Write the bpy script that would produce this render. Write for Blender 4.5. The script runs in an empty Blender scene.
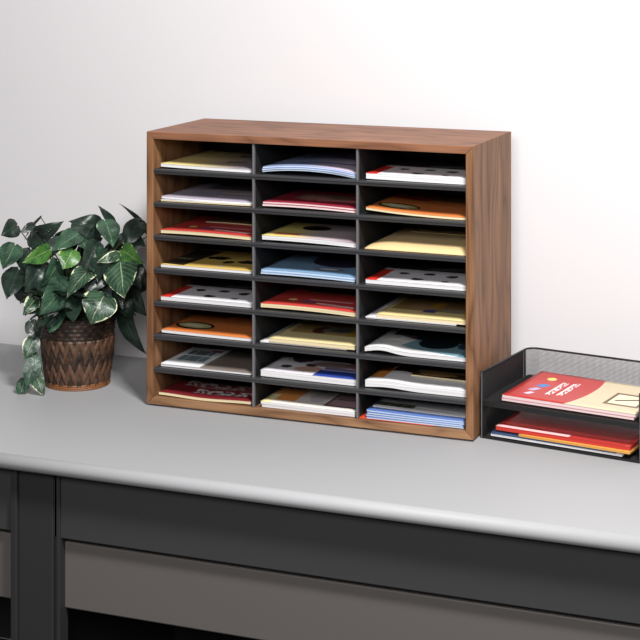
import bpy, bmesh, math, random
from mathutils import Vector, Matrix
S = bpy.context.scene
COL = S.collection
PI = math.pi

# ------------------------------------------------------------------ camera
cam_data = bpy.data.cameras.new('camera')
cam = bpy.data.objects.new('camera', cam_data); COL.objects.link(cam)
cam.location = (1.7068, -3.2794, 1.0100)
cam.rotation_euler = (PI/2, 0, 0.3778)
cam_data.sensor_width = 36.0
cam_data.lens = 1693.5/640*36
cam_data.shift_y = (-59.76-320)/640
S.camera = cam

# ------------------------------------------------------------------ light
S.view_settings.view_transform = 'Standard'
S.view_settings.look = 'None'
S.view_settings.exposure = 0.0
S.view_settings.gamma = 1.0
w = bpy.data.worlds.new('world'); S.world = w; w.use_nodes = True
bgn = w.node_tree.nodes['Background']
bgn.inputs[0].default_value = (0.95, 0.97, 1.0, 1); bgn.inputs[1].default_value = 0.11

def area(name, loc, target, sx, sy, power, color=(1, 1, 1)):
    l = bpy.data.lights.new(name, 'AREA'); l.shape = 'RECTANGLE'; l.size = sx; l.size_y = sy
    l.energy = power; l.color = color
    o = bpy.data.objects.new(name, l); COL.objects.link(o); o.location = loc
    o.rotation_euler = (Vector(target)-Vector(loc)).to_track_quat('-Z', 'Y').to_euler()
    return o
KT = Vector((0.4, 0.1, 0.3))
def sph(az, el, d):  # azimuth from straight in front of the rack towards the right
    return KT + d*Vector((math.sin(az)*math.cos(el), -math.cos(az)*math.cos(el), math.sin(el)))
area('key_softbox', sph(math.radians(36), math.radians(47), 3.0), KT, 0.5, 0.5, 118, (1, 0.992, 0.985))
area('front_softbox', sph(math.radians(14), math.radians(20), 4.2), KT, 1.4, 0.9, 88, (1, 0.995, 0.995))

# ------------------------------------------------------------------ helpers
def lin(c):
    return tuple(((x/255)/12.92 if x/255 <= 0.04045 else ((x/255+0.055)/1.055)**2.4) for x in c)+(1.0,)

def newmat(name, col=(128, 128, 128), rough=0.5, metallic=0.0, spec=0.5):
    m = bpy.data.materials.new(name); m.use_nodes = True
    b = m.node_tree.nodes['Principled BSDF']
    b.inputs['Base Color'].default_value = lin(col)
    b.inputs['Roughness'].default_value = rough
    b.inputs['Metallic'].default_value = metallic
    b.inputs['Specular IOR Level'].default_value = spec
    return m

class NT:
    """small wrapper for writing node graphs"""
    def __init__(s, m):
        s.m = m; s.t = m.node_tree; s.b = s.t.nodes['Principled BSDF']
    def n(s, typ, **kw):
        nd = s.t.nodes.new(typ)
        for k, v in kw.items():
            setattr(nd, k, v)
        return nd
    def l(s, a, b): s.t.links.new(a, b)
    def math(s, op, a, b=None):
        nd = s.n('ShaderNodeMath', operation=op)
        for i, x in enumerate((a, b)):
            if x is None: continue
            if isinstance(x, (int, float)): nd.inputs[i].default_value = x
            else: s.l(x, nd.inputs[i])
        return nd.outputs[0]
    def mix(s, fac, a, b):
        nd = s.n('ShaderNodeMix', data_type='RGBA')
        for i, x in ((0, fac), (6, a), (7, b)):
            if isinstance(x, (int, float)): nd.inputs[i].default_value = x
            elif isinstance(x, tuple): nd.inputs[i].default_value = x
            else: s.l(x, nd.inputs[i])
        return nd.outputs[2]
    def noise(s, vec, scale, detail=3, rough=0.55):
        nd = s.n('ShaderNodeTexNoise'); nd.inputs['Scale'].default_value = scale
        nd.inputs['Detail'].default_value = detail; nd.inputs['Roughness'].default_value = rough
        if vec is not None: s.l(vec, nd.inputs['Vector'])
        return nd.outputs['Fac']
    def mapping(s, vec, loc=(0, 0, 0), rot=(0, 0, 0), sc=(1, 1, 1), typ='POINT'):
        nd = s.n('ShaderNodeMapping', vector_type=typ)
        nd.inputs['Location'].default_value = loc; nd.inputs['Rotation'].default_value = rot
        nd.inputs['Scale'].default_value = sc; s.l(vec, nd.inputs['Vector'])
        return nd.outputs[0]
    def ramp(s, fac, stops):
        nd = s.n('ShaderNodeValToRGB'); e = nd.color_ramp.elements
        while len(e) < len(stops): e.new(0.5)
        for i, (p, c) in enumerate(stops):
            e[i].position = p; e[i].color = lin(c)
        s.l(fac, nd.inputs[0]); return nd.outputs[0]
    def bump(s, h, strength=0.2, dist=0.001):
        nd = s.n('ShaderNodeBump'); nd.inputs['Strength'].default_value = strength
        nd.inputs['Distance'].default_value = dist
        s.l(h, nd.inputs['Height']); s.l(nd.outputs[0], s.b.inputs['Normal'])

def link(name, bm, mat, parent=None, loc=None, smooth=False):
    me = bpy.data.meshes.new(name); bm.normal_update(); bm.to_mesh(me); bm.free()
    for m in (mat if isinstance(mat, (list, tuple)) else [mat]): me.materials.append(m)
    if smooth:
        for p in me.polygons: p.use_smooth = True
    o = bpy.data.objects.new(name, me); COL.objects.link(o)
    if parent: o.parent = parent
    if loc: o.location = loc
    return o

def box(bm, x0, x1, y0, y1, z0, z1, bev=0.0, seg=2, mi=0):
    vs = [bm.verts.new(p) for p in ((x0, y0, z0), (x1, y0, z0), (x1, y1, z0), (x0, y1, z0), (x0, y0, z1), (x1, y0, z1), (x1, y1, z1), (x0, y1, z1))]
    fs = [bm.faces.new([vs[i] for i in f]) for f in ((3, 2, 1, 0), (4, 5, 6, 7), (0, 1, 5, 4), (1, 2, 6, 5), (2, 3, 7, 6), (3, 0, 4, 7))]
    for f in fs: f.material_index = mi
    if bev:
        es = list({e for f in fs for e in f.edges})
        bmesh.ops.bevel(bm, geom=es, offset=bev, segments=seg, affect='EDGES', profile=0.5)

def tube(bm, pts, r, n=8, mi=0):
    """swept tube along points; r a number or one radius per point"""
    pts = [Vector(p) for p in pts]; rings = []
    rs = r if isinstance(r, (list, tuple)) else [r]*len(pts)
    up = Vector((0.013, 0.021, 1))
    for i, p in enumerate(pts):
        d = (pts[min(i+1, len(pts)-1)]-pts[max(i-1, 0)]).normalized()
        if abs(d.dot(up.normalized())) > 0.95: a = d.cross(Vector((1, 0.01, 0)))
        else: a = d.cross(up)
        a.normalize(); b = d.cross(a)
        rings.append([bm.verts.new(p+rs[i]*(math.cos(2*PI*k/n)*a+math.sin(2*PI*k/n)*b)) for k in range(n)])
    for i in range(len(rings)-1):
        for k in range(n):
            f = bm.faces.new((rings[i][k], rings[i][(k+1) % n], rings[i+1][(k+1) % n], rings[i+1][k])); f.material_index = mi; f.smooth = True
    for rg in (rings[0], rings[-1]):
        try: bm.faces.new(rg).material_index = mi
        except ValueError: pass

def empty(name, label, cat, loc=(0, 0, 0), rz=0, group=None):
    o = bpy.data.objects.new(name, None); COL.objects.link(o)
    o.location = loc; o.rotation_euler = (0, 0, rz); o.empty_display_size = 0.05
    o['label'] = label; o['category'] = cat
    if group: o['group'] = group
    return o

# ------------------------------------------------------------------ base materials
def wood(name, axis, light=(158, 120, 88), dark=(86, 60, 42), mid=(126, 92, 66)):
    """oak-look laminate, grain running along the given axis"""
    m = newmat(name, mid, 0.5, spec=0.22); g = NT(m)
    tc = g.n('ShaderNodeTexCoord').outputs['Object']
    long_, cross = 1.6, 26
    sc = [cross]*3; sc[axis] = long_
    v = g.mapping(tc, sc=tuple(sc))
    warp = g.noise(g.mapping(tc, sc=tuple([5 if i != axis else 1.4 for i in range(3)])), 1.0, 2)
    big = g.noise(v, 1.6, 4, 0.6)
    sc2 = [260]*3; sc2[axis] = 7
    fine = g.noise(g.mapping(tc, sc=tuple(sc2)), 1.0, 3, 0.6)
    rings = g.math('POWER', g.math('PINGPONG', g.math('MULTIPLY', warp, 26), 1.0), 0.5)
    h = g.math('ADD', g.math('MULTIPLY', big, 0.42), g.math('ADD', g.math('MULTIPLY', fine, 0.36), g.math('MULTIPLY', rings, 0.20)))
    c = g.ramp(h, [(0.30, dark), (0.47, mid), (0.66, light)])
    g.l(c, g.b.inputs['Base Color'])
    g.bump(fine, 0.15, 0.0006)
    return m
WX = wood('oak_grain_lengthwise', 0)
WZ = wood('oak_grain_upright', 2, (146, 106, 74), (66, 44, 29), (114, 79, 53))
WY = wood('oak_grain_top', 0, (146, 100, 74), (88, 56, 40), (118, 79, 58))

BLK = newmat('black_hardboard', (33, 33, 34), 0.55)
LIP = newmat('charcoal_plastic', (54, 54, 56), 0.35, spec=0.6)
DIV = newmat('grey_divider_edge', (98, 97, 99), 0.4, spec=0.6)

def paint_wall():
    m = newmat('white_painted_wall', (214, 211, 212), 0.85, spec=0.2); g = NT(m)
    tc = g.n('ShaderNodeTexCoord').outputs['Object']
    g.bump(g.noise(tc, 220, 3), 0.06, 0.0006); return m
WALL = paint_wall()
def lam():
    m = newmat('grey_speckled_laminate', (166, 166, 168), 0.5, spec=0.3); g = NT(m)
    tc = g.n('ShaderNodeTexCoord').outputs['Object']
    f = g.noise(tc, 900, 2)
    g.l(g.mix(g.ramp(f, [(0.35, (0, 0, 0)), (0.65, (255, 255, 255))]), lin((161, 161, 163)), lin((170, 170, 171))), g.b.inputs['Base Color'])
    return m
LAM = lam()
DKM = newmat('charcoal_painted_metal', (58, 58, 59), 0.5, spec=0.4)
DKL = newmat('dark_leg_metal', (46, 46, 47), 0.5, spec=0.4)
TPM = newmat('taupe_painted_metal', (97, 92, 89), 0.5, spec=0.4)
def carpet():
    m = newmat('dark_carpet', (52, 50, 50), 0.95, spec=0.1); g = NT(m)
    tc = g.n('ShaderNodeTexCoord').outputs['Object']
    f = g.noise(tc, 300, 3)
    g.l(g.mix(f, lin((38, 37, 38)), lin((66, 63, 62))), g.b.inputs['Base Color']); g.bump(f, 0.5, 0.004); return m
CARPET = carpet()

# ------------------------------------------------------------------ the room
WALL_Y = 0.372
FLOOR_Z = -0.74
bm = bmesh.new(); box(bm, -2.2, 3.2, WALL_Y, WALL_Y+0.1, FLOOR_Z, 2.0)
o = link('wall_back', bm, WALL); o['kind'] = 'structure'
bm = bmesh.new(); box(bm, -2.2, 3.2, -4.2, WALL_Y+0.1, FLOOR_Z-0.05, FLOOR_Z)
o = link('floor', bm, CARPET); o['kind'] = 'structure'

# ------------------------------------------------------------------ the desk
DX0, DX1, DYF, DYB, DT = -0.75, 1.55, -0.425, WALL_Y-0.002, 0.030
desk = empty('desk', 'long grey laminate desk with rounded front edge, charcoal apron and dark leg', 'desk', (0.4, -0.02, FLOOR_Z))
desk.location = (0, 0, FLOOR_Z)
def dlink(name, bm, mat, **k): return link(name, bm, mat, desk, (0, 0, -FLOOR_Z), **k)
bm = bmesh.new()
prof = [(DYB, 0), (DYF+0.016, 0)]
for k in range(1, 12):
    a = PI/2 + PI*k/12
    prof.append((DYF+0.016+0.016*math.cos(a), -DT/2+DT/2*math.sin(a)))
prof += [(DYF+0.016, -DT), (DYB, -DT)]
ra = [bm.verts.new((DX0, y, z)) for y, z in prof]; rb = [bm.verts.new((DX1, y, z)) for y, z in prof]
n = len(prof)
for i in range(n):
    f = bm.faces.new((ra[i], ra[(i+1) % n], rb[(i+1) % n], rb[i])); f.smooth = 0 < i < n-2
bm.faces.new(ra[::-1]); bm.faces.new(rb)
bmesh.ops.recalc_face_normals(bm, faces=bm.faces)
dlink('desktop', bm, LAM)
bm = bmesh.new(); box(bm, DX0+0.01, DX1-0.01, -0.380, -0.362, -0.163, -DT-0.0005, 0.002)
dlink('apron', bm, DKM)
bm = bmesh.new(); box(bm, DX0+0.01, DX1-0.01, -0.364, -0.350, -0.305, -0.1745, 0.0025)
dlink('modesty_panel', bm, TPM)
bm = bmesh.new(); box(bm, DX0+0.01, DX1-0.01, 0.335, 0.350, -0.72, -DT-0.0005, 0.002)
dlink('back_panel', bm, DKL)  # unseen dark sheet, added to keep the space below the desktop dark
for lx in (-0.098, 1.42):
    bm = bmesh.new()
    box(bm, lx, lx+0.014, -0.392, 0.30, -0.70, -DT-0.0005, 0.002)
    box(bm, lx+0.014, lx+0.092, -0.384, -0.350, -0.70, -DT-0.0005, 0.002)
    box(bm, lx+0.092, lx+0.099, -0.380, -0.352, -0.70, -DT-0.0005, 0.0015)
    box(bm, lx+0.100, lx+0.108, -0.386, -0.352, -0.70, -DT-0.0005, 0.0015)
    box(bm, lx-0.005, lx+0.113, -0.41, 0.34, FLOOR_Z+0.0005, -0.70, 0.004)
    dlink('leg', bm, DKL)

# ------------------------------------------------------------------ the wooden organizer
W_, D_, H_, T_ = 0.737, 0.290, 0.595, 0.016
F_ = 0.004                                  # rubber feet
rack = empty('literature_organizer', 'brown oak-grain desktop literature organizer with twenty-four black compartments standing on the grey desk', 'organizer', (0, 0, 0.0))
def mitred(name, quad, mat):
    """board with mitred ends: quad is the front outline in x, z"""
    bm = bmesh.new()
    a = [bm.verts.new((x, 0, z)) for x, z in quad]; c = [bm.verts.new((x, D_, z)) for x, z in quad]
    bm.faces.new(a); bm.faces.new(c[::-1])
    for k in range(4): bm.faces.new((a[k], c[k], c[(k+1) % 4], a[(k+1) % 4]))
    bmesh.ops.recalc_face_normals(bm, faces=bm.faces)
    bmesh.ops.bevel(bm, geom=list(bm.edges), offset=0.0010, segments=2, affect='EDGES', profile=0.5)
    return link(name, bm, mat, rack)
mitred('top_panel', [(0.0002, H_), (W_-0.0002, H_), (W_-T_, H_-T_+0.0002), (T_, H_-T_+0.0002)], WY)
mitred('bottom_panel', [(0.0002, F_), (T_, F_+T_-0.0002), (W_-T_, F_+T_-0.0002), (W_-0.0002, F_)], WX)
mitred('side_panel', [(0, F_), (0, H_), (T_, H_-T_), (T_, F_+T_)], WZ)
mitred('side_panel', [(W_, F_), (W_-T_, F_+T_), (W_-T_, H_-T_), (W_, H_)], WZ)
bm = bmesh.new(); box(bm, T_, W_-T_, D_-0.006, D_-0.001, F_+T_, H_-T_); link('back_panel', bm, BLK, rack)
for x in (0.03, W_-0.03):
    for y in (0.03, D_-0.03):
        bm = bmesh.new(); bmesh.ops.create_cone(bm, cap_ends=True, segments=20, radius1=0.009, radius2=0.01, depth=F_-0.0002, matrix=Matrix.Translation((x, y, F_/2)))
        link('foot', bm, BLK, rack)
IN0, IN1 = F_+T_, H_-T_
PIT = 0.0718
def shelf_z(k): return 0.2980+(k-4)*PIT    # end compartments are a little lower than the others
CW = (W_-2*T_)/3
DIVX = [T_+CW, T_+2*CW]
for x in DIVX:
    bm = bmesh.new(); box(bm, x-0.002, x+0.002, 0.012, D_-0.007, IN0, IN1)
    d = link('divider', bm, BLK, rack)
    bm = bmesh.new(); box(bm, x-0.0023, x+0.0023, 0.004, 0.013, IN0, IN1, 0.0012)
    e = link('divider_edge', bm, DIV, d); e['label'] = 'grey divider edge'
ST = 0.004                                   # shelf thickness
for k in range(1, 8):
    z = shelf_z(k)
    bm = bmesh.new(); box(bm, T_+0.0002, W_-T_-0.0002, 0.012, D_-0.007, z-ST, z)
    s = link('shelf', bm, BLK, rack)
    # rolled front lip, a rounded bead over a short drop
    bm = bmesh.new()
    pr = [(0.0135, z+0.0008), (0.006, z+0.0008), (0.0030, z+0.0002), (0.0015, z-0.0018), (0.0014, z-0.0036), (0.0032, z-0.0052), (0.0038, z-0.0090), (0.0048, z-0.0102), (0.0068, z-0.0102), (0.0135, z-0.0060)]
    a = [bm.verts.new((T_-0.0006, y, q)) for y, q in pr]; b = [bm.verts.new((W_-T_+0.0002, y, q)) for y, q in pr]
    for i in range(len(pr)):
        bm.faces.new((a[i], a[(i+1) % len(pr)], b[(i+1) % len(pr)], b[i]))
    bm.faces.new(a[::-1]); bm.faces.new(b); bmesh.ops.recalc_face_normals(bm, faces=bm.faces)
    link('shelf_lip', bm, LIP, s)

# ------------------------------------------------------------------ printed matter
# A cover's print and darker back bands are a list of marks in cover coordinates (u 0..1 left to right, v 0..1 front to back).
def cover_mat(name, base, marks=(), rough=0.35):
    m = newmat(name, base, rough, spec=0.5); g = NT(m)
    uv = g.n('ShaderNodeUVMap').outputs[0]
    cur = lin(base)
    for mk in marks:
        kind, cx, cy, a, b, rot, col = mk[:7]
        v = g.mapping(uv, (cx, cy, 0), (0, 0, math.radians(rot)), (a, b, 1), 'TEXTURE')
        if kind in ('ell', 'blob'):
            sp = g.n('ShaderNodeSeparateXYZ'); g.l(v, sp.inputs[0])
            r2 = g.math('ADD', g.math('MULTIPLY', sp.outputs[0], sp.outputs[0]), g.math('MULTIPLY', sp.outputs[1], sp.outputs[1]))
            if kind == 'blob': r2 = g.math('ADD', r2, g.math('MULTIPLY', g.math('SUBTRACT', g.noise(uv, 18, 2), 0.5), 2.2))
            f = g.math('LESS_THAN', r2, 1.0)
        elif kind == 'rect':
            sp = g.n('ShaderNodeSeparateXYZ'); g.l(v, sp.inputs[0])
            f = g.math('LESS_THAN', g.math('MAXIMUM', g.math('ABSOLUTE', sp.outputs[0]), g.math('ABSOLUTE', sp.outputs[1])), 1.0)
        elif kind == 'strokes':               # rows of short strokes, like distant lettering
            sp = g.n('ShaderNodeSeparateXYZ'); g.l(v, sp.inputs[0])
            inn = g.math('LESS_THAN', g.math('MAXIMUM', g.math('ABSOLUTE', sp.outputs[0]), g.math('ABSOLUTE', sp.outputs[1])), 1.0)
            st = g.math('GREATER_THAN', g.noise(g.mapping(v, sc=(mk[7], mk[8], 1)), 1.0, 1), 0.5)
            f = g.math('MULTIPLY', inn, st)
        elif kind == 'fade':                  # printed gradient between two inks
            sp = g.n('ShaderNodeSeparateXYZ'); g.l(v, sp.inputs[0])
            nd = g.n('ShaderNodeMapRange'); g.l(sp.outputs[0], nd.inputs[0]); nd.inputs[1].default_value = -1; nd.inputs[2].default_value = 1
            f = nd.outputs[0]
        cur = g.mix(f, cur, lin(col))
    if not isinstance(cur, tuple): g.l(cur, g.b.inputs['Base Color'])
    return m

def paper_mat(name, col):
    m = newmat(name, col, 0.7, spec=0.3); g = NT(m)
    tc = g.n('ShaderNodeTexCoord').outputs['Object']
    v = g.mapping(tc, sc=(3, 3, 900)); f = g.noise(v, 1.0, 2)
    c2 = tuple(int(x*0.90) for x in col)
    g.l(g.mix(g.ramp(f, [(0.42, (0, 0, 0)), (0.58, (255, 255, 255))]), lin(c2), lin(col)), g.b.inputs['Base Color'])
    return m
PWH = paper_mat('white_page_edges', (226, 224, 225))
PCR = paper_mat('cream_page_edges', (228, 210, 170))
PPK = paper_mat('pinkish_page_edges', (232, 205, 205))
PBL = paper_mat('pale_blue_page_edges', (190, 205, 225))

def sheet_mesh(bm, w, d, zb, zt, nx=22, ny=14, corner=0.0, wave=0.0):
    """slab between the height functions zb(u,v) and zt(u,v); UV = (u,v)"""
    uvl = bm.loops.layers.uv.verify()
    def P(i, j, top):
        u, v = i/nx, j/ny
        z = (zt if top else zb)(u, v)
        cx = u*w; cy = v*d
        return Vector((cx, cy + wave*math.sin(u*5.1+1), z))
    V = {}
    for t in (0, 1):
        for i in range(nx+1):
            for j in range(ny+1): V[t, i, j] = bm.verts.new(P(i, j, t))
    def face(keys):
        f = bm.faces.new([V[k] for k in keys])
        for lp, k in zip(f.loops, keys): lp[uvl].uv = (k[1]/nx, k[2]/ny)
        return f
    for i in range(nx):
        for j in range(ny):
            face([(1, i, j), (1, i+1, j), (1, i+1, j+1), (1, i, j+1)]).smooth = True
            face([(0, i, j), (0, i, j+1), (0, i+1, j+1), (0, i+1, j)]).smooth = True
    for i in range(nx):
        face([(0, i, 0), (0, i+1, 0), (1, i+1, 0), (1, i, 0)]); face([(0, i+1, ny), (0, i, ny), (1, i, ny), (1, i+1, ny)])
    for j in range(ny):
        face([(0, 0, j+1), (0, 0, j), (1, 0, j), (1, 0, j+1)]); face([(0, nx, j), (0, nx, j+1), (1, nx, j+1), (1, nx, j)])

def booklet(name, label, cat, loc, w, d, t, cmat, pmat, z0=0.0, bump=None, rz=0.0, group=None, ct=0.0006, parent=None, flat=False):
    """pages between two covers; z0 = rest height above loc; bump(u,v) bows the whole booklet"""
    b = bump or (lambda u, v: 0.0)
    o = empty(name, label, cat, (loc[0], loc[1], loc[2]+z0), math.radians(rz), group)
    if flat:
        bm = bmesh.new(); sheet_mesh(bm, w, d, lambda u, v: b(u, v), lambda u, v: b(u, v)+t)
        link('sheet', bm, cmat, o); return o
    bm = bmesh.new(); e = 0.0012
    sheet_mesh(bm, w-e, d-e, lambda u, v: b(u, v), lambda u, v: b(u, v)+t-ct)
    p = link('pages', bm, pmat, o, (e/2, e/2, 0))
    bm = bmesh.new(); sheet_mesh(bm, w, d, lambda u, v: b(u, v)+t-ct+0.00003, lambda u, v: b(u, v)+t+0.00003)
    link('cover', bm, cmat, o)
    return o

CX = [T_, T_+CW, T_+2*CW]
def slot(r, c):
    """left front floor corner of compartment row r (1 = top), column c (1 = left)"""
    z = shelf_z(8-r)
    return (CX[c-1], 0.0, z+0.0012 if r < 8 else IN0+0.0003)
def dome(h, u0=0.5, p=1.0):
    return lambda u, v: h*max(0.0, 1-((u-u0)/max(u0, 1-u0))**2)**p
def rise(h, p=2.0):                 # climbs towards the right edge
    return lambda u, v: h*u**p
def drop(h, p=2.0):
    return lambda u, v: h*(1-u)**p
ROW = ['top', 'second', 'third', 'fourth', 'fifth', 'sixth', 'seventh', 'bottom']
CLN = ['left', 'middle', 'right']
def where(r, c): return "in organizer's %s row %s slot" % (ROW[r-1], CLN[c-1])

def stack(r, c, items, x=0.016, y=0.016, w=0.212, d=0.258):
    """items bottom to top: (name, look, category, thickness, cover, pages, bump, dx, dy, rz, dw)"""
    sx, sy, sz = slot(r, c); z = 0.0003
    for it in items:
        nm, look, cat, t, cm, pm, bp, dx, dy, rz, dw = it[:11]; dd = it[11] if len(it) > 11 else d
        booklet(nm, look+' '+where(r, c), cat, (sx+x+dx, y+dy, sz), w+dw, dd, t, cm, pm, z0=z, bump=bp, rz=rz,
                group='papers in the organizer', flat=(pm is None))
        z += t+0.0002

# covers used more than once
def dots(n):
    return cover_mat(n, (232, 228, 232), [
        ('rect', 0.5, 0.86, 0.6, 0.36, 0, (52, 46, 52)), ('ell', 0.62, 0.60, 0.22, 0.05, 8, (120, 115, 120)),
        ('rect', 0.03, 0.22, 0.085, 0.23, 0, (205, 48, 40)),
        ('blob', 0.26, 0.33, 0.055, 0.045, 0, (40, 34, 38)), ('blob', 0.46, 0.14, 0.055, 0.05, 0, (30, 26, 30)),
        ('blob', 0.51, 0.36, 0.055, 0.05, 0, (40, 36, 42)), ('blob', 0.75, 0.32, 0.055, 0.05, 0, (36, 32, 38)),
        ('blob', 0.75, 0.12, 0.04, 0.035, 0, (120, 112, 120)), ('blob', 0.17, 0.12, 0.05, 0.03, 0, (200, 190, 215))])
M_DOTS = dots('white_dotted_cover')
M_ORANGE = cover_mat('orange_cover', (216, 124, 66), [
    ('ell', 0.24, 0.24, 0.215, 0.125, -4, (26, 22, 16)), ('ell', 0.24, 0.24, 0.185, 0.085, -4, (190, 182, 128)),
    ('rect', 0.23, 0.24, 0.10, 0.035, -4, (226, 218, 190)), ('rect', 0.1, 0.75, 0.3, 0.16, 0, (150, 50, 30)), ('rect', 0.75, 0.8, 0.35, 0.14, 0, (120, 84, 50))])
M_RED = cover_mat('red_cover', (198, 66, 60), [
    ('ell', 0.55, 0.62, 0.36, 0.10, 4, (168, 130, 110)), ('ell', 0.55, 0.62, 0.33, 0.07, 4, (128, 36, 36)),
    ('ell', 0.24, 0.22, 0.045, 0.035, 0, (248, 226, 150)), ('blob', 0.42, 0.18, 0.08, 0.06, 0, (150, 80, 110)),
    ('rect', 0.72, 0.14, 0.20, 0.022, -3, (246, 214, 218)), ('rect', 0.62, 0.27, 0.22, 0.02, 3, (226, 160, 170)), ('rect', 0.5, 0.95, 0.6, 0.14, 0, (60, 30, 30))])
M_CREAM = cover_mat('cream_cover', (226, 208, 156), [
    ('rect', 0.5, 0.62, 0.42, 0.34, 0, (176, 144, 90)), ('ell', 0.40, 0.42, 0.10, 0.12, 0, (88, 50, 40)), ('ell', 0.62, 0.45, 0.22, 0.10, 5, (132, 128, 118)),
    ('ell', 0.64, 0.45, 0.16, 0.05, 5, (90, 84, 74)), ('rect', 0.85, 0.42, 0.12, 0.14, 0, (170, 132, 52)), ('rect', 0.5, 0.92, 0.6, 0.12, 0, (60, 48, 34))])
M_BLUE = cover_mat('blue_cover', (88, 116, 178), [('rect', 0.5, 0.5, 0.42, 0.3, 0, (100, 134, 200))])
M_PLAIN = cover_mat('white_cover', (226, 224, 226))
M_LAV = cover_mat('lavender_blue_cover', (110, 124, 178), [('rect', 0.3, 0.3, 0.2, 0.2, 0, (140, 146, 184))])

mg, bk = 'magazine', 'booklet'
# row 1
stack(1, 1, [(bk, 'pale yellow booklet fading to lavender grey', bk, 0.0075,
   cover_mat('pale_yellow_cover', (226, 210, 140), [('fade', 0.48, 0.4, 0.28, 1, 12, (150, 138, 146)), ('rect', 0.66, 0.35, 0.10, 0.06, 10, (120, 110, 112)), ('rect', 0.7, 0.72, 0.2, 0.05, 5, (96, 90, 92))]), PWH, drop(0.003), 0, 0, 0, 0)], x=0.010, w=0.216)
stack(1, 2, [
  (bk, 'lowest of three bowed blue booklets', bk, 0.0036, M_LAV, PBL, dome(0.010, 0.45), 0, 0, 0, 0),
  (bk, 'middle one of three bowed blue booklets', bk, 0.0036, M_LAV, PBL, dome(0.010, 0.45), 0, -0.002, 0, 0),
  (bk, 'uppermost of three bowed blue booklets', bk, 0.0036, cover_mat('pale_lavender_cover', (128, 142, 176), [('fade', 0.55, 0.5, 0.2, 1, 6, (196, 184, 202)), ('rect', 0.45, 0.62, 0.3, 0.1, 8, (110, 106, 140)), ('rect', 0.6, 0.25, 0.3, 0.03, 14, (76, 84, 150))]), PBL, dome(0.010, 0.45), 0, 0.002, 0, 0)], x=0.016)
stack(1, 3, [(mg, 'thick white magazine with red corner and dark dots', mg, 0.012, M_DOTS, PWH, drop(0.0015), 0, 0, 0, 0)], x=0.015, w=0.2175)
# row 2
stack(2, 1, [
  (mg, 'white magazine lying beneath a lavender one', mg, 0.0035, M_PLAIN, PCR, rise(0.001), 0.0, 0, 0, 0),
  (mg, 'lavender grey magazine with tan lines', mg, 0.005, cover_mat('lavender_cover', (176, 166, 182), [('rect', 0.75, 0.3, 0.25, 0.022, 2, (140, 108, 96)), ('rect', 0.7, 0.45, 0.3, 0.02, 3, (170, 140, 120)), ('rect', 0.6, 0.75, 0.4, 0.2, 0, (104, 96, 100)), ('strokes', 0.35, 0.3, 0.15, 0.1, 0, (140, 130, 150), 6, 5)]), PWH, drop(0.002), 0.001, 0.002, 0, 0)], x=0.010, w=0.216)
stack(2, 2, [
  (mg, 'lower maroon magazine with pink page edges', mg, 0.005, cover_mat('maroon_cover', (140, 40, 58)), PPK, dome(0.004, 0.3), 0, 0, 0, 0),
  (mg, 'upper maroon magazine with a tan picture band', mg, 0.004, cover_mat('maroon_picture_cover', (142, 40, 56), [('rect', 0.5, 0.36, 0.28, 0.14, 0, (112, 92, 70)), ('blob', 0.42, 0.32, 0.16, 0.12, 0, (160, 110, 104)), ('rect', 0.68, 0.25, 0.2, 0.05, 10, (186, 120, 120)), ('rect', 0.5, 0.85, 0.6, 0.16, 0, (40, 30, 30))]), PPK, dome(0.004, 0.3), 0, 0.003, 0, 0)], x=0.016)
stack(2, 3, [(mg, 'orange magazine with black oval curled up at left', mg, 0.0055, M_ORANGE, PCR, drop(0.009, 2.2), 0, 0, 0, 0)], x=0.015, w=0.2165)
# row 3
stack(3, 1, [(mg, 'red magazine with pale curved stripes', mg, 0.0075, M_RED, PCR, dome(0.003, 0.35), 0, 0, 0, 0),
  (bk, 'thin brown booklet lying on a red magazine', bk, 0.002, cover_mat('brown_cover', (120, 92, 66), [('rect', 0.5, 0.3, 0.3, 0.1, 0, (84, 60, 44))]), PCR, dome(0.003, 0.35), 0.05, 0.12, 0, -0.06, 0.13)], x=0.010, w=0.216, d=0.255)
stack(3, 2, [(mg, 'pale yellow and lavender magazine with a black diamond', mg, 0.0095,
   cover_mat('yellow_lavender_cover', (228, 208, 122), [('fade', 0.36, 0.3, 0.14, 1, 10, (196, 180, 184)), ('rect', 0.22, 0.12, 0.13, 0.05, 4, (214, 128, 92)), ('ell', 0.37, 0.46, 0.15, 0.11, 0, (26, 24, 26)), ('fade', 0.85, 0.4, 0.12, 1, 0, (150, 128, 138)), ('rect', 0.5, 0.88, 0.6, 0.2, 0, (100, 90, 86))]), PWH, dome(0.004, 0.2), 0, 0, 0, 0)], x=0.015, w=0.214)
sx, sy, sz = slot(3, 3)
# puffed tan envelope (one sheet skin, no pages)
env = empty('envelope', "puffed cream paper envelope in organizer's third row right slot", 'envelope', (sx+0.013, 0.015, sz+0.0003), 0, 'papers in the organizer')
bm = bmesh.new()
def puff(u, v): return 0.0012+0.0135*(max(0, math.sin(PI*min(1, u*1.6+0.02)) if u < 0.3 else 1)**0.6)*(max(0, min(1, v*9))**0.5)*(1-0.15*u)
sheet_mesh(bm, 0.219, 0.255, lambda u, v: 0.0, puff, 30, 24)
link('body', bm, cover_mat('cream_envelope', (222, 192, 140), [('rect', 0.5, 0.95, 0.6, 0.06, 0, (220, 186, 124))], 0.55), env)
bm = bmesh.new(); sheet_mesh(bm, 0.13, 0.055, lambda u, v: puff(0.32+u*0.55, 0.55+v*0.2)+0.0001, lambda u, v: puff(0.32+u*0.55, 0.55+v*0.2)+0.0006, 10, 6)
link('flap', bm, cover_mat('cream_flap', (216, 184, 126), [], 0.55), env, (0.05, 0.15, 0))
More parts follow.
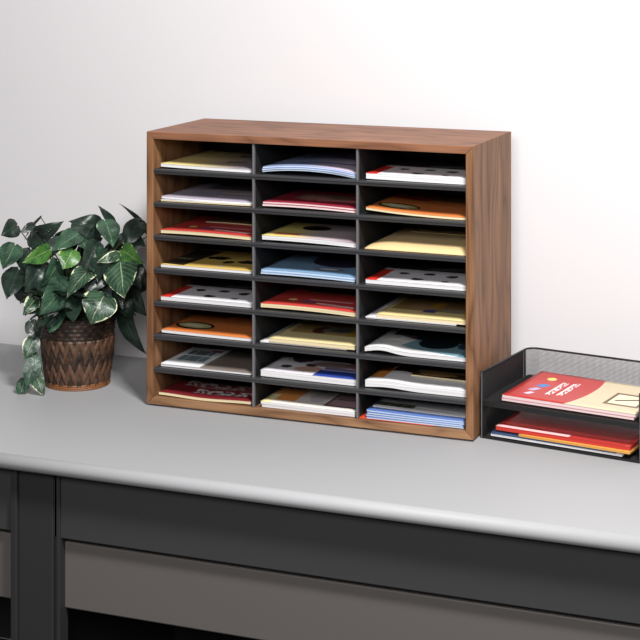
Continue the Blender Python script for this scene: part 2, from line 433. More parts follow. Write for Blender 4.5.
# row 4
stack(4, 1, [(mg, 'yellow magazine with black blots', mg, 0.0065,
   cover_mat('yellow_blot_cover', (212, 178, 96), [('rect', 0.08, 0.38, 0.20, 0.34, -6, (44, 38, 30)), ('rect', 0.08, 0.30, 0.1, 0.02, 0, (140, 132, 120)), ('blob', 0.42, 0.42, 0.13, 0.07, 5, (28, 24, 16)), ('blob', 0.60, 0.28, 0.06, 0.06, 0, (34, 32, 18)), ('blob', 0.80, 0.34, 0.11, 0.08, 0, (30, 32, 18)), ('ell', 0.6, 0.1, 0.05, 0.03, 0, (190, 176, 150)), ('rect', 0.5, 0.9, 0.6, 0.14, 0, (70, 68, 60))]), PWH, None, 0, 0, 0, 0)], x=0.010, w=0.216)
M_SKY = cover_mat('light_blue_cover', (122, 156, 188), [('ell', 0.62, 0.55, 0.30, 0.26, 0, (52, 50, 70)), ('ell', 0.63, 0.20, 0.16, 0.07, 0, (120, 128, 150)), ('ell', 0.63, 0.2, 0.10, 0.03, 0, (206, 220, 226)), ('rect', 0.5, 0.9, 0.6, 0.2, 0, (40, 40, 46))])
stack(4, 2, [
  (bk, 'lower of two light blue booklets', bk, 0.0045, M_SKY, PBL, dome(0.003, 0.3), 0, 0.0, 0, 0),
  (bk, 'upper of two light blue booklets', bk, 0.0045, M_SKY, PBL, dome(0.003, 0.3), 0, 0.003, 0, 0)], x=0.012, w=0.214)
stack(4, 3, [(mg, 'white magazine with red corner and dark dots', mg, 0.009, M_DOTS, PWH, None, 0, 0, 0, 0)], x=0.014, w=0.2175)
# row 5
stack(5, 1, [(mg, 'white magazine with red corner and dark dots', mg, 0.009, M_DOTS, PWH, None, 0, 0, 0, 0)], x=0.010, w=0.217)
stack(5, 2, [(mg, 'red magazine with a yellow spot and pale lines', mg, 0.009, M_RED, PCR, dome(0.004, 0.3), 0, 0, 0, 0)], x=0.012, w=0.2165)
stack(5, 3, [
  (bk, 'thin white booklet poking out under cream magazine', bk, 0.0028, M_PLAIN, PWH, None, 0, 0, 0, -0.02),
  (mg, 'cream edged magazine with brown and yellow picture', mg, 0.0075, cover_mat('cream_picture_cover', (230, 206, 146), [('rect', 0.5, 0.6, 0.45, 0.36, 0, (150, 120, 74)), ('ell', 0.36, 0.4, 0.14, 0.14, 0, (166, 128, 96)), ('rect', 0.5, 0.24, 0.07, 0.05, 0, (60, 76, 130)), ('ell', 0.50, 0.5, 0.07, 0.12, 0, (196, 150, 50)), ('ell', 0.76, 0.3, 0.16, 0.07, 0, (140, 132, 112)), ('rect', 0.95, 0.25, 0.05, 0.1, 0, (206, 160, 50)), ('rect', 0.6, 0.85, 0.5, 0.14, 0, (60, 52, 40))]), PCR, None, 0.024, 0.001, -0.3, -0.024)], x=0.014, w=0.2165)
# row 6
stack(6, 1, [(mg, 'orange magazine with a black oval lying flat', mg, 0.007, M_ORANGE, PWH, drop(0.0015), 0, 0, 0, 0)], x=0.012, w=0.2145)
stack(6, 2, [
  (bk, 'thin white booklet poking out under cream magazine', bk, 0.0028, M_PLAIN, PWH, None, 0, 0.002, 0, -0.02),
  (mg, 'cream magazine with brown picture and grey oval', mg, 0.0085, M_CREAM, PCR, None, 0.022, 0.0, -0.3, -0.023)], x=0.010, w=0.2175)
stack(6, 3, [
  (mg, 'white magazine with teal and black oval picture', mg, 0.0085, cover_mat('teal_picture_cover', (226, 224, 222), [
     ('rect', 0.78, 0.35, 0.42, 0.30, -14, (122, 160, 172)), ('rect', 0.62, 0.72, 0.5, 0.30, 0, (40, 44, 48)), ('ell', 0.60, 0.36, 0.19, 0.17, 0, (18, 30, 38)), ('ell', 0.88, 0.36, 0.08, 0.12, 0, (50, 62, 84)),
     ('rect', 0.12, 0.3, 0.1, 0.008, 30, (150, 146, 140)), ('rect', 0.18, 0.2, 0.1, 0.008, 20, (160, 156, 150)), ('rect', 0.24, 0.45, 0.1, 0.008, 20, (170, 120, 130)), ('strokes', 0.96, 0.12, 0.05, 0.12, 0, (40, 80, 110), 4, 2)]), PWH, lambda u, v: 0.0075*math.exp(-((u-0.16)/0.16)**2), 0, 0, 0, 0)], x=0.012, w=0.2195)
# row 7
stack(7, 1, [
  (bk, 'taupe booklet lying underneath a white leaflet', bk, 0.0045, cover_mat('taupe_cover', (128, 116, 108), [('rect', 0.75, 0.7, 0.4, 0.25, 0, (100, 92, 88))]), PWH, None, 0, 0, 0, 0),
  ('leaflet', 'white leaflet with grid of teal grey pictures', 'leaflet', 0.0022, cover_mat('picture_grid_leaflet', (232, 234, 236), [
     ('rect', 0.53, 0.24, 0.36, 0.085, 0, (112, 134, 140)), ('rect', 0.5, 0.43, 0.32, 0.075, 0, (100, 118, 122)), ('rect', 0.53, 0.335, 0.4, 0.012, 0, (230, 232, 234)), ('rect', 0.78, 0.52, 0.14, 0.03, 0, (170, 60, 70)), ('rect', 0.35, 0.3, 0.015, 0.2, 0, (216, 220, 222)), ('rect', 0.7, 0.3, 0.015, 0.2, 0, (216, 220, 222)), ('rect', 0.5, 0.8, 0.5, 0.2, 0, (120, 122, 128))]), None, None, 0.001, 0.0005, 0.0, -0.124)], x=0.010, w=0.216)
stack(7, 2, [(mg, 'thick white magazine with dark blots and blue band', mg, 0.013,
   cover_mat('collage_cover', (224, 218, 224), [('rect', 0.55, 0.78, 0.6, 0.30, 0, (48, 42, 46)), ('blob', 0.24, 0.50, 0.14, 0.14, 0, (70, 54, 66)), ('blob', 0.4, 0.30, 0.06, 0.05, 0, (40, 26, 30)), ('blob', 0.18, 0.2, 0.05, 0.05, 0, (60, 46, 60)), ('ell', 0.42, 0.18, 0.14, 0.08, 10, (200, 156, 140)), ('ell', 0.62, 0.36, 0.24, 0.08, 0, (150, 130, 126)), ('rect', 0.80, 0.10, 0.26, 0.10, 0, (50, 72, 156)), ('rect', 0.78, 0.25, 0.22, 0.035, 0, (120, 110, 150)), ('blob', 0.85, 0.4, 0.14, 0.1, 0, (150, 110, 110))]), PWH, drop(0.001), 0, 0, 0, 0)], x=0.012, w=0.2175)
stack(7, 3, [
  (mg, 'thick white magazine with orange brown corner', mg, 0.0135, cover_mat('white_brown_cover', (240, 238, 240), [
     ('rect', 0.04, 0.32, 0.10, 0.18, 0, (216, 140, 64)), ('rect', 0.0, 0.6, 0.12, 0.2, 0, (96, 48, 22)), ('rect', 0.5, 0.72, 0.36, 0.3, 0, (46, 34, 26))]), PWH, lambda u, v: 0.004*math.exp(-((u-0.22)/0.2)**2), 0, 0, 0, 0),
  (bk, 'dark brown booklet with tan stripes', bk, 0.0035, cover_mat('tan_stripe_cover', (54, 40, 30), [('rect', 0.5, 0.22, 0.45, 0.05, 3, (150, 120, 90)), ('ell', 0.4, 0.1, 0.3, 0.06, 3, (170, 128, 76)), ('rect', 0.6, 0.42, 0.4, 0.03, 3, (110, 84, 60))]), PCR, lambda u, v: 0.0015*(1-u), 0.078, 0.066, -1, -0.081, 0.185)], x=0.013, w=0.2185, d=0.21)
# row 8
stack(8, 1, [(mg, 'dark red magazine with white lettering', mg, 0.0065,
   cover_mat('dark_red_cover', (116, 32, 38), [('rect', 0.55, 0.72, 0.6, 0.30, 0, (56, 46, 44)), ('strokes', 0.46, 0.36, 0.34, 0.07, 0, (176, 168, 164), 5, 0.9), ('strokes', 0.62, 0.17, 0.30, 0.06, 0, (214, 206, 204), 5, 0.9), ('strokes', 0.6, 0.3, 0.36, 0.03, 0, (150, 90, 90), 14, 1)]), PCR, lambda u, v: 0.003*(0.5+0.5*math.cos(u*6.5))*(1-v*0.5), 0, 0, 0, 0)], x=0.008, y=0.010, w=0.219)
stack(8, 2, [
  (bk, 'plain white booklet beneath an orange and white one', bk, 0.005, M_PLAIN, PWH, None, 0.002, 0.001, 0, -0.002),
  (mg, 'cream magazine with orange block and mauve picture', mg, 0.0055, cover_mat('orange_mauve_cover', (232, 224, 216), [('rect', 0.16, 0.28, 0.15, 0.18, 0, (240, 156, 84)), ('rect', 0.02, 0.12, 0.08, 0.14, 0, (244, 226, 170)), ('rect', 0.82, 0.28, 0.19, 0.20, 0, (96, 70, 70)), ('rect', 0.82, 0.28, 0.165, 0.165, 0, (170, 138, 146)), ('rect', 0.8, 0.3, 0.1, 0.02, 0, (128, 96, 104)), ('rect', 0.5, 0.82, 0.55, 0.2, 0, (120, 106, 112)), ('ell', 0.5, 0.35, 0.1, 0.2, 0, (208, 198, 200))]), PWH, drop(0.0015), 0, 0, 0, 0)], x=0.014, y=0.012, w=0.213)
blu = [('lowest of four blue booklets', 0), ('second from below of four blue booklets', 1), ('third from below of four blue booklets', 2), ('uppermost of four blue booklets', 3)]
items = [('leaflet', 'orange red leaflet poking out below blue booklets', 'leaflet', 0.0010, cover_mat('orange_red_leaflet', (206, 74, 44)), None, None, -0.016, 0, 0, -0.05)]
for nm, k in blu:
    items.append((bk, nm, bk, 0.0036, M_BLUE, PBL, drop(0.0008*k, 1.5), [0.002, 0.0, 0.003, 0.001][k], [0, 0.002, 0.001, 0.003][k], [0.3, -0.3, 0.4, 0][k], -0.004))
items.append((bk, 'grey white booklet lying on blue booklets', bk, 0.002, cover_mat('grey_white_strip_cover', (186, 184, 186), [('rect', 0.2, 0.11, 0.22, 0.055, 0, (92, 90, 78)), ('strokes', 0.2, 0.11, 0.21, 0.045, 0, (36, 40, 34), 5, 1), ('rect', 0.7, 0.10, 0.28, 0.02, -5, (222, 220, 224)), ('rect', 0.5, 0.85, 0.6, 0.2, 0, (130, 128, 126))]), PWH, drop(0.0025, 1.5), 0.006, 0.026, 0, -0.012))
stack(8, 3, items, x=0.0165, y=0.010, w=0.213, d=0.24)

# ------------------------------------------------------------------ two-tier wire mesh tray
MET = newmat('black_coated_wire', (24, 24, 25), 0.38, 0.2, 0.6)
TR = (0.744, 0.036, 0.0); TA = math.radians(-8.6)
tray = empty('letter_tray', 'two-tier black wire mesh letter tray standing on the desk right of the organizer', 'tray', TR, TA)
TW, TD = 0.335, 0.242
def mesh_panel(name, P0, U, V, nu, nv, parent, r=0.00042):
    bm = bmesh.new(); P0, U, V = Vector(P0), Vector(U), Vector(V)
    N = U.cross(V).normalized()
    def wire(a, b, side):
        s = side.normalized()*r; q = N*r
        va = [bm.verts.new(a+x) for x in (s, q, -s, -q)]; vb = [bm.verts.new(b+x) for x in (s, q, -s, -q)]
        for k in range(4): bm.faces.new((va[k], va[(k+1) % 4], vb[(k+1) % 4], vb[k]))
    for i in range(nu+1): wire(P0+U*(i/nu), P0+U*(i/nu)+V, U)
    for j in range(nv+1): wire(P0+V*(j/nv), P0+V*(j/nv)+U, V)
    return link(name, bm, MET, parent)
SP = 0.0026
def tier(z0, zr, back=True):
    R = 0.022; pts = [(0, 0), (0, TD*0.5)]
    for k in range(9):
        a = PI - PI/2*k/8; pts.append((R+R*math.cos(a), TD-R+R*math.sin(a)))
    for k in range(9):
        a = PI/2 - PI/2*k/8; pts.append((TW-R+R*math.cos(a), TD-R+R*math.sin(a)))
    pts += [(TW, TD*0.5), (TW, 0)]
    bm = bmesh.new(); tube(bm, [(x, y, zr) for x, y in pts], 0.0020, 8); link('rim', bm, MET, tray)
    bm = bmesh.new(); tube(bm, [(x, y, z0+0.003) for x, y in pts], 0.0018, 8); link('base_frame', bm, MET, tray)
    bm = bmesh.new(); box(bm, 0, TW, -0.0012, 0.0012, max(0.0004, z0-0.006), z0+0.0045, 0.0006); link('front_lip', bm, MET, tray)
    mesh_panel('base_mesh', (0, 0, z0+0.003), (TW, 0, 0), (0, TD-0.001, 0), int(TW/SP), int(TD/SP), tray, 0.0004)
    # one continuous mesh wall round the left, back and right sides
    seg = [Vector((x, y, 0)) for x, y in pts]; h = zr-z0-0.003
    bm = bmesh.new(); nv = int(h/SP)
    def strip(a, b2, q1, q2):
        va = [bm.verts.new(a+x) for x in (q1, q2, -q1, -q2)]; vb = [bm.verts.new(b2+x) for x in (q1, q2, -q1, -q2)]
        for k in range(4): bm.faces.new((va[k], va[(k+1) % 4], vb[(k+1) % 4], vb[k]))
    for a, b2 in zip(seg[:-1], seg[1:]):
        L = (b2-a).length; d = (b2-a)/L; rr = 0.0007 if abs(d.y) > 0.97 else 0.00034; nn = d.cross(Vector((0, 0, 1)))
        for j in range(1, nv): strip(a+Vector((0, 0, z0+0.003+h*j/nv)), b2+Vector((0, 0, z0+0.003+h*j/nv)), nn*rr, Vector((0, 0, rr)))
        m = max(1, int(round(L/SP)))
        for i in range(m): strip(a+d*(L*i/m)+Vector((0, 0, z0+0.003)), a+d*(L*i/m)+Vector((0, 0, zr)), nn*rr, d*rr)
    link('mesh_wall', bm, MET, tray)
tier(0.0, 0.052)
tier(0.072, 0.134)
for x in (0, TW):
    for y in (0.0, TD-0.03):
        bm = bmesh.new(); tube(bm, [(x, y, 0.002), (x, y, 0.134)], 0.0024); link('post', bm, MET, tray)
for x in (0, TW):
    bm = bmesh.new(); box(bm, x-0.0008, x+0.0008, 0.0, TD*0.55, 0.050, 0.076)
    link('side_plate', bm, MET, tray)
def tl(x, y, z):
    c, s = math.cos(TA), math.sin(TA); return (TR[0]+c*x-s*y, TR[1]+s*x+c*y, z)
GT = 'papers in the letter tray'
def titem(nm, look, cat, x, y, z, w, d, t, cm, pm, rz=0.0, bump=None, flat=False):
    return booklet(nm, look, cat, tl(x, y, z), w, d, t, cm, pm, bump=bump, rz=math.degrees(TA)+rz, group=GT, flat=flat)
titem(mg, 'lavender edged magazine under the red and cream one in upper tray tier', mg, 0.038, 0.013, 0.0785, 0.281, 0.203, 0.0055, cover_mat('lavender_red_cover', (208, 120, 130)), PPK, -0.4)
M_TOP = cover_mat('red_cream_cover', (212, 196, 164), [
    ('ell', 0.10, 0.58, 0.44, 1.1, 0, (184, 58, 54)), ('ell', 0.16, 0.52, 0.13, 0.17, 0, (190, 66, 62)),
    ('ell', 0.155, 0.76, 0.035, 0.055, 0, (240, 216, 120)), ('rect', 0.165, 0.50, 0.035, 0.055, -20, (60, 130, 196)), ('rect', 0.145, 0.34, 0.026, 0.055, -20, (186, 176, 210)), ('rect', 0.15, 0.19, 0.022, 0.045, -20, (226, 200, 220)),
    ('strokes', 0.285, 0.46, 0.024, 0.24, 0, (240, 228, 228), 1.6, 4), ('strokes', 0.365, 0.50, 0.024, 0.24, 0, (240, 228, 228), 1.6, 4.6), ('rect', 0.268, 0.42, 0.007, 0.20, 0, (240, 228, 228)), ('rect', 0.348, 0.46, 0.007, 0.22, 0, (240, 228, 228)),
    ('rect', 0.83, 0.42, 0.13, 0.22, 0, (110, 90, 60)), ('rect', 0.83, 0.42, 0.105, 0.17, 0, (240, 226, 192)), ('rect', 0.83, 0.42, 0.10, 0.02, 40, (90, 76, 56))])
titem(mg, 'red and cream magazine with white lettering lying uppermost in the tray', mg, 0.039, 0.013, 0.0843, 0.283, 0.204, 0.0065, M_TOP, PPK, -0.5, bump=lambda u, v: 0.003*(1-u)**2*v)
titem(bk, 'white booklet lying lowest in the lower tray tier', bk, 0.018, 0.004, 0.0062, 0.28, 0.22, 0.0036, M_PLAIN, PWH, 0)
titem(bk, 'dark blue booklet on a white one in lower tray tier', bk, 0.019, 0.004, 0.0101, 0.265, 0.22, 0.0040, cover_mat('dark_blue_cover', (52, 72, 104)), paper_mat('dark_blue_edges', (70, 90, 124)), 0.3)
titem('folder', 'orange folder between blue booklet and red folder in lower tray tier', 'folder', 0.080, 0.0015, 0.0144, 0.235, 0.22, 0.0042, cover_mat('orange_folder', (212, 150, 70)), paper_mat('orange_folder_edges', (214, 156, 78)), -0.5)
titem('folder', 'red folder with pale front stripe, uppermost in lower tray tier', 'folder', 0.028, 0.006, 0.0190, 0.285, 0.218, 0.008, cover_mat('red_folder', (178, 52, 48), [('rect', 0.25, 0.035, 0.30, 0.03, 0, (244, 190, 190))]), paper_mat('red_folder_edges', (190, 56, 48)), 0.4, bump=lambda u, v: 0.006*v)

# ------------------------------------------------------------------ the potted plant
PX, PY = -0.232, 0.107
plant = empty('potted_plant', 'leafy dark green variegated vine plant in a brown woven basket left of the organizer', 'plant', (PX, PY, 0))
def basket_mat():
    m = newmat('brown_wicker', (60, 42, 32), 0.5, spec=0.35); g = NT(m)
    at = g.n('ShaderNodeUVMap').outputs[0]
    sp = g.n('ShaderNodeSeparateXYZ'); g.l(at, sp.inputs[0])
    tc = g.n('ShaderNodeTexCoord').outputs['Object']
    nz = g.noise(tc, 90, 3); n2 = g.noise(tc, 22, 2)
    h = g.math('ADD', g.math('MULTIPLY', nz, 0.6), g.math('MULTIPLY', n2, 0.5))
    c = g.ramp(h, [(0.38, (28, 20, 17)), (0.55, (48, 35, 27)), (0.75, (80, 54, 38))])
    g.l(c, g.b.inputs['Base Color']); return m
BSK = basket_mat()
TAN = newmat('tan_wicker', (84, 58, 42), 0.5)
RIB = newmat('orange_reed', (126, 80, 46), 0.5)
bm = bmesh.new(); uvl = bm.loops.layers.uv.verify()
NA, NZ_ = 220, 84; PH = 0.156
rings = []; tan_reed = {}
for j in range(NZ_+1):
    v = j/NZ_; z = 0.003+PH*v
    R0 = 0.067+0.019*(v**0.8)
    ring = []
    for i in range(NA):
        u = i/NA
        if v < 0.70:
            zz = v/0.70*3.5
            tri = abs(((u*22) % 1)*2-1)                     # zigzag
            ph = (zz*1.0 + tri*0.9) % 1.0
            d = 0.0052*math.sin(ph*PI)**0.7
            d += 0.0008*math.sin(2*PI*u*88)
        else:
            zz = (v-0.70)/0.30*5
            d = 0.0030*abs(math.sin(PI*zz))*(0.65+0.35*math.sin(2*PI*(u*26+0.5*int(zz))))
        a = 2*PI*u; ring.append(bm.verts.new(((R0+d)*math.cos(a), (R0+d)*math.sin(a), z)))
        tan_reed[j, i] = v < 0.70 and int(zz+tri*0.9) % 2 == 1
    rings.append(ring)
for j in range(NZ_):
    for i in range(NA):
        f = bm.faces.new((rings[j][i], rings[j][(i+1) % NA], rings[j+1][(i+1) % NA], rings[j+1][i])); f.smooth = True; f.material_index = 1 if tan_reed[j, i] else 0
bm.faces.new(rings[0][::-1])
# inner wall
inn = [[bm.verts.new(((0.067+0.019-0.006-0.004*k)*math.cos(2*PI*i/NA), (0.067+0.019-0.006-0.004*k)*math.sin(2*PI*i/NA), PH+0.003-0.03*k)) for i in range(NA)] for k in (0, 1)]
for a, b in ((rings[-1], inn[0]), (inn[0], inn[1])):
    for i in range(NA): bm.faces.new((a[i], a[(i+1) % NA], b[(i+1) % NA], b[i]))
basket = link('basket', bm, [BSK, TAN], plant)
bm = bmesh.new()
for k, rr in enumerate((0.0855, 0.0855)):
    for s in (0, 1):
        tube(bm, [((rr)*math.cos(2*PI*i/60)+0, (rr)*math.sin(2*PI*i/60), PH+0.003+0.0018*math.sin(i*1.3+s*PI)) for i in range(61)], 0.0032, 6)
link('rim', bm, BSK, basket)
bm = bmesh.new()
for k in range(3):
    tube(bm, [((0.0722-0.0003*k)*math.cos(2*PI*i/60), (0.0722-0.0003*k)*math.sin(2*PI*i/60), 0.0025+0.0040*k) for i in range(61)], 0.0024, 6)
e = link('base_ring', bm, RIB, basket); e['label'] = 'orange brown reed base ring'
def soil():
    m = newmat('dark_soil', (40, 30, 24), 0.95); g = NT(m); f = g.noise(g.n('ShaderNodeTexCoord').outputs['Object'], 160, 4); g.bump(f, 0.8, 0.004); return m
bm = bmesh.new(); bmesh.ops.create_cone(bm, cap_ends=True, segments=48, radius1=0.07, radius2=0.0765, depth=0.02, matrix=Matrix.Translation((0, 0, 0.132)))
link('soil', bm, soil(), plant)

def leaf_mat(name, base, vein, edge, edge_amt, spot=None):
    m = newmat(name, base, 0.36, spec=0.5); g = NT(m)
    uv = g.n('ShaderNodeUVMap').outputs[0]; sp = g.n('ShaderNodeSeparateXYZ'); g.l(uv, sp.inputs[0])
    x = g.math('ABSOLUTE', sp.outputs[0]); y = sp.outputs[1]
    tc = g.n('ShaderNodeTexCoord').outputs['Object']
    nz = g.noise(tc, 42, 3)
    cur = g.mix(g.ramp(nz, [(0.4, (0, 0, 0)), (0.62, (255, 255, 255))]), lin(base), lin(vein))
    # side veins running out and forward from the midrib
    sv = g.math('FRACT', g.math('MULTIPLY', g.math('SUBTRACT', y, g.math('MULTIPLY', x, 0.35)), 8))
    fv = g.math('LESS_THAN', sv, 0.14)
    cur = g.mix(g.math('MULTIPLY', fv, 0.14), cur, lin(edge))
    cur = g.mix(g.math('MULTIPLY', g.math('LESS_THAN', x, 0.03), 0.4), cur, lin(edge))
    ed = g.math('GREATER_THAN', g.math('ADD', x, g.math('MULTIPLY', g.math('SUBTRACT', nz, 0.5), 1.6)), edge_amt)
    cur = g.mix(ed, cur, lin(edge))
    g.l(cur, g.b.inputs['Base Color'])
    g.bump(g.math('ADD', g.noise(tc, 70, 2), g.math('MULTIPLY', sv, 0.5)), 0.5, 0.003)
    return m
LM = [leaf_mat('dark_leaf', (22, 34, 28), (34, 52, 42), (66, 84, 70), 1.45),
      leaf_mat('mid_green_leaf', (28, 52, 38), (50, 82, 60), (140, 160, 130), 1.2),
      leaf_mat('bright_green_leaf', (44, 90, 42), (80, 126, 56), (190, 204, 130), 1.1),
      leaf_mat('cream_edged_leaf', (30, 56, 40), (54, 84, 62), (212, 214, 176), 1.0)]
SHAPE = [(0.0, 0.10), (0.06, 0.62), (0.16, 0.90), (0.28, 1.0), (0.42, 0.96), (0.56, 0.82), (0.70, 0.60), (0.83, 0.34), (0.93, 0.14), (1.0, 0.0)]
def leaf(bm, a, b, s, w, mi, fold=0.22, droop=0.10, rnd=None):
    uvl = bm.loops.layers.uv.verify()
    a, b, s = Vector(a), Vector(b), Vector(s).normalized()
    L = (b-a).length; d = (b-a).normalized(); n = s.cross(d).normalized()
    rnd = rnd or random
    tw = rnd.uniform(-0.6, 0.6); rows = []
    cols = (-1, -0.66, -0.33, 0, 0.33, 0.66, 1)
    for t, hw in SHAPE:
        row = []
        for c in cols:
            x = c*hw*w/2
            lobe = -0.09*L*(abs(c)**1.5) if t < 0.1 else (-0.03*L*abs(c) if t < 0.2 else 0)
            z = fold*abs(x)*(1-0.5*abs(c)) + droop*L*(4*t*(1-t))*0.5 - droop*L*t*0.0 + tw*x*t + 0.035*w*math.sin(t*11+c*3)
            row.append((a+d*(t*L+lobe)+s*x+n*z, (c, t)))
        rows.append(row)
    G = [[bm.verts.new((max(-9, p.x), p.y, max(0.003, p.z))) for p, _ in r] for r in rows]
    for i in range(len(rows)-1):
        for j in range(6):
            q = [(i, j), (i, j+1), (i+1, j+1), (i+1, j)]
            f = bm.faces.new([G[y][x] for y, x in q]); f.material_index = mi; f.smooth = True
            for lp, (y, x) in zip(f.loops, q): lp[uvl].uv = rows[y][x][1]
# base point, tip point, side vector, width (m), leaf kind
LEAVES = [(-0.309, 0.056, 0.349, -0.246, 0.07, 0.375, 0.266, 0.456, -0.849, 0.035, 0),
 (-0.31, 0.077, 0.377, -0.345, 0.064, 0.327, -0.707, 0.634, 0.314, 0.012, 0),
 (-0.318, 0.063, 0.361, -0.339, 0.034, 0.348, -0.541, 0.036, 0.84, 0.021, 0),
 (-0.205, 0.075, 0.35, -0.241, 0.007, 0.316, -0.751, 0.069, 0.656, 0.045, 1),
 (-0.268, 0.04, 0.313, -0.303, -0.017, 0.292, -0.23, -0.217, 0.949, 0.04, 2),
 (-0.207, 0.042, 0.315, -0.213, 0.007, 0.278, -0.896, -0.244, 0.37, 0.047, 2),
 (-0.183, 0.126, 0.336, -0.241, 0.082, 0.372, 0.056, 0.58, 0.813, 0.061, 0),
 (-0.162, 0.156, 0.344, -0.189, 0.124, 0.405, 0.279, 0.794, 0.539, 0.021, 0),
 (-0.096, 0.192, 0.331, -0.149, 0.15, 0.408, 0.081, 0.851, 0.519, 0.016, 0),
 (-0.097, 0.159, 0.368, -0.121, 0.118, 0.314, -0.909, -0.011, 0.417, 0.047, 0),
 (-0.164, 0.112, 0.372, -0.133, 0.092, 0.318, -0.658, -0.746, -0.104, 0.052, 1),
 (-0.112, 0.1, 0.313, -0.052, 0.091, 0.288, -0.413, -0.225, -0.883, 0.047, 2),
 (-0.111, 0.079, 0.306, -0.147, 0.043, 0.292, -0.364, 0.003, 0.931, 0.023, 3),
 (-0.107, 0.081, 0.29, -0.08, 0.048, 0.216, -0.921, -0.34, -0.189, 0.075, 3),
 (-0.131, 0.05, 0.218, -0.145, 0.012, 0.16, -0.908, -0.208, 0.363, 0.075, 3),
 (-0.22, 0.037, 0.245, -0.253, -0.029, 0.18, -0.608, -0.383, 0.695, 0.066, 1),
 (-0.174, 0.065, 0.27, -0.195, -0.007, 0.216, -0.875, -0.111, 0.471, 0.047, 3),
 (-0.281, 0.045, 0.28, -0.303, -0.006, 0.225, -0.751, -0.314, 0.581, 0.056, 0),
 (-0.167, 0.079, 0.329, -0.181, 0.041, 0.27, -0.593, -0.605, 0.531, 0.047, 0),
 (-0.258, 0.076, 0.331, -0.276, 0.037, 0.286, -0.905, -0.05, 0.423, 0.033, 0),
 (-0.21, 0.073, 0.284, -0.144, 0.056, 0.229, -0.495, -0.801, -0.337, 0.056, 0),
 (-0.158, 0.082, 0.273, -0.172, 0.034, 0.218, -0.693, -0.443, 0.568, 0.052, 0),
 (-0.127, 0.158, 0.334, -0.075, 0.146, 0.308, -0.487, -0.408, -0.772, 0.033, 0),
 (-0.124, 0.171, 0.255, -0.082, 0.165, 0.231, -0.503, -0.261, -0.824, 0.038, 0),
 (-0.154, 0.17, 0.183, -0.107, 0.209, 0.054, -0.924, -0.109, -0.367, 0.04, 0),
 (-0.162, 0.145, 0.197, -0.114, 0.153, 0.14, -0.454, -0.754, -0.475, 0.042, 0),
 (-0.163, 0.177, 0.223, -0.103, 0.2, 0.144, -0.703, -0.32, -0.635, 0.052, 0),
 (-0.297, 0.029, 0.201, -0.307, -0.007, 0.171, -0.743, -0.296, 0.6, 0.033, 3),
 (-0.285, 0.033, 0.264, -0.239, 0.008, 0.218, -0.749, -0.236, -0.619, 0.047, 0),
 (-0.246, 0.038, 0.288, -0.264, -0.001, 0.24, -0.375, -0.643, 0.668, 0.047, 1),
 (-0.321, 0.051, 0.308, -0.318, 0.02, 0.255, -0.999, -0.041, -0.034, 0.052, 0),
 (-0.232, 0.032, 0.214, -0.25, -0.007, 0.162, -0.948, 0.018, 0.318, 0.047, 0),
 (-0.198, 0.035, 0.216, -0.2, 0.002, 0.174, -0.475, -0.688, 0.549, 0.042, 0),
 (-0.175, 0.076, 0.309, -0.119, 0.065, 0.261, -0.658, -0.148, -0.739, 0.047, 1),
 (-0.142, 0.089, 0.309, -0.143, 0.045, 0.245, -1.0, 0.01, 0.019, 0.052, 0),
 (-0.236, 0.084, 0.34, -0.174, 0.065, 0.306, -0.49, -0.711, -0.504, 0.042, 1),
 (-0.203, 0.108, 0.37, -0.209, 0.063, 0.322, -0.996, 0.058, 0.063, 0.047, 0),
 (-0.117, 0.119, 0.282, -0.074, 0.115, 0.223, -0.557, -0.756, -0.343, 0.047, 0),
 (-0.332, 0.069, 0.336, -0.277, 0.047, 0.312, -0.454, -0.145, -0.879, 0.033, 0),
 (-0.146, 0.097, 0.244, -0.107, 0.091, 0.18, -0.46, -0.866, -0.195, 0.047, 0),
 (-0.249, 0.026, 0.259, -0.188, 0.017, 0.229, -0.428, 0.067, -0.901, 0.038, 1),
 (-0.35, 0.03, 0.319, -0.359, -0.006, 0.27, -0.89, -0.27, 0.368, 0.052, 1),
 (-0.336, 0.024, 0.266, -0.34, -0.02, 0.207, -0.969, -0.163, 0.185, 0.056, 0),
 (-0.362, 0.057, 0.359, -0.38, 0.018, 0.341, -0.511, -0.146, 0.847, 0.042, 0),
 (-0.288, 0.129, 0.306, -0.254, 0.142, 0.348, 0.626, 0.423, -0.655, 0.056, 0),
 (-0.328, 0.124, 0.304, -0.358, 0.112, 0.346, 0.712, 0.343, 0.613, 0.047, 0),
 (-0.19, 0.188, 0.265, -0.151, 0.203, 0.344, 0.738, 0.494, -0.459, 0.061, 0),
 (-0.228, 0.162, 0.267, -0.233, 0.161, 0.341, 0.867, 0.494, 0.062, 0.061, 0),
 (-0.147, 0.205, 0.2, -0.129, 0.222, 0.263, 0.664, 0.656, -0.359, 0.056, 0),
 (-0.347, 0.095, 0.183, -0.36, 0.09, 0.253, 0.82, 0.54, 0.192, 0.066, 0),
 (-0.281, 0.099, 0.165, -0.278, 0.111, 0.232, 0.774, 0.615, -0.152, 0.07, 0),
 (-0.187, 0.135, 0.156, -0.171, 0.152, 0.227, 0.932, 0.238, -0.274, 0.07, 0),
 (-0.217, 0.113, 0.149, -0.234, 0.117, 0.224, 0.841, 0.513, 0.171, 0.07, 0),
 (-0.163, 0.177, 0.181, -0.146, 0.194, 0.244, 0.863, 0.378, -0.336, 0.056, 0),
 (-0.246, 0.102, 0.226, -0.247, 0.112, 0.289, 0.874, 0.481, -0.071, 0.07, 0),
 (-0.316, 0.086, 0.211, -0.308, 0.099, 0.273, 0.764, 0.604, -0.227, 0.066, 0),
 (-0.179, 0.139, 0.234, -0.184, 0.147, 0.3, 0.879, 0.477, -0.0, 0.07, 0)]
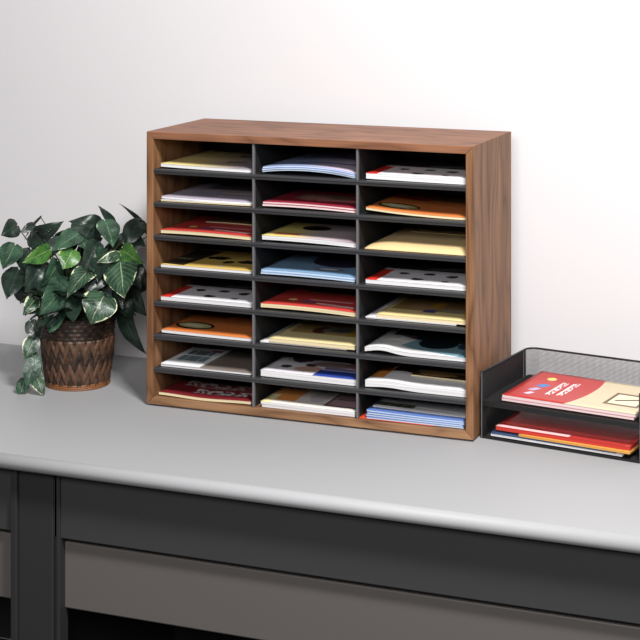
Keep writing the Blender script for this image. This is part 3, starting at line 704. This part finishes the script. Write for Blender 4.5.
TRAIL = [(-0.276, -0.006, 0.124, -0.292, -0.023, 0.078, -0.897, -0.225, 0.38, 0.035, 3),
 (-0.289, -0.011, 0.093, -0.255, -0.009, 0.051, -0.446, -0.794, -0.412, 0.026, 1),
 (-0.271, -0.015, 0.078, -0.283, -0.03, 0.018, -0.858, -0.434, 0.273, 0.035, 1),
 (-0.271, -0.015, 0.051, -0.245, -0.016, -0.002, -0.874, -0.237, -0.425, 0.028, 3),
 (-0.29, -0.001, 0.158, -0.268, -0.003, 0.111, -0.768, -0.548, -0.332, 0.033, 0),
 (-0.297, -0.014, 0.031, -0.304, -0.028, -0.011, -0.928, -0.277, 0.249, 0.028, 1)]
VINE = [(-0.243, 0.007, 0.182), (-0.267, -0.013, 0.162), (-0.289, -0.011, 0.12), (-0.273, -0.016, 0.078), (-0.267, -0.013, 0.033)]

rnd = random.Random(5)
base = Vector((PX, PY, 0))
def in_solid(p, m=0.004):
    return (p.x > -m and p.y < D_+m and p.y > -m and p.z < H_) or p.y > WALL_Y-m
bf = bmesh.new(); bs = bmesh.new(); bt = bmesh.new()
def stemto(bmx, p, crown, r=0.0014):
    p = Vector(p); c = Vector(crown); mid = (p+c)/2+Vector((0, 0, 0.02)); 
    tube(bmx, [c, c.lerp(mid, 0.6)+Vector((0, 0, 0.008)), mid.lerp(p, 0.5)+Vector((0, 0, 0.006)), p], [r*1.3, r*1.2, r, r*0.8], 5)
for L in LEAVES:
    a = Vector(L[0:3])-base; b = Vector(L[3:6])-base
    leaf(bf, a, b, L[6:9], L[9]*1.08, L[10], fold=rnd.uniform(0.1, 0.7), droop=rnd.uniform(0.1, 0.5), rnd=rnd)
    cr = Vector((rnd.uniform(-.03, .03), rnd.uniform(-.03, .03), 0.142))
    stemto(bs, a, cr)
# leaves round the sides and back that fill the crown out
for k in range(90):
    az = rnd.uniform(0, 2*PI); el = rnd.uniform(-0.1, 1.1); rr = rnd.uniform(0.055, 0.095)
    c = Vector((rr*math.cos(az)*math.cos(el), rr*math.sin(az)*math.cos(el), 0.175+rr*math.sin(el)*0.9))
    out = Vector((math.cos(az), math.sin(az), rnd.uniform(-0.7, 0.6))).normalized()
    Ln = rnd.uniform(0.05, 0.075); tip = c+out*Ln
    s = out.cross(Vector((rnd.uniform(-.4, .4), rnd.uniform(-.4, .4), 1))).normalized()
    wp = tip+base
    if in_solid(wp, 0.02) or in_solid(c+base, 0.02): continue
    leaf(bf, c, tip, s, Ln*rnd.uniform(0.62, 0.8), rnd.choice((0, 0, 0, 1, 3)), rnd=rnd)
    stemto(bs, c, (c.x*0.3, c.y*0.3, 0.142))
for L in TRAIL:
    leaf(bt, Vector(L[0:3])-base, Vector(L[3:6])-base, L[6:9], L[9]*1.1, L[10], rnd=rnd)
vine = [Vector(p)-base for p in VINE]
tube(bt, [Vector((-0.02, -0.03, 0.142)), Vector((-0.028, -0.085, 0.178))]+vine, 0.0016, 6, 4)
STM = newmat('green_brown_stem', (62, 78, 44), 0.5)
VST = newmat('green_brown_vine', (78, 92, 54), 0.5)
link('foliage', bf, LM, plant); link('stems', bs, STM, plant)
e = link('trailing_vine', bt, LM+[VST], plant)
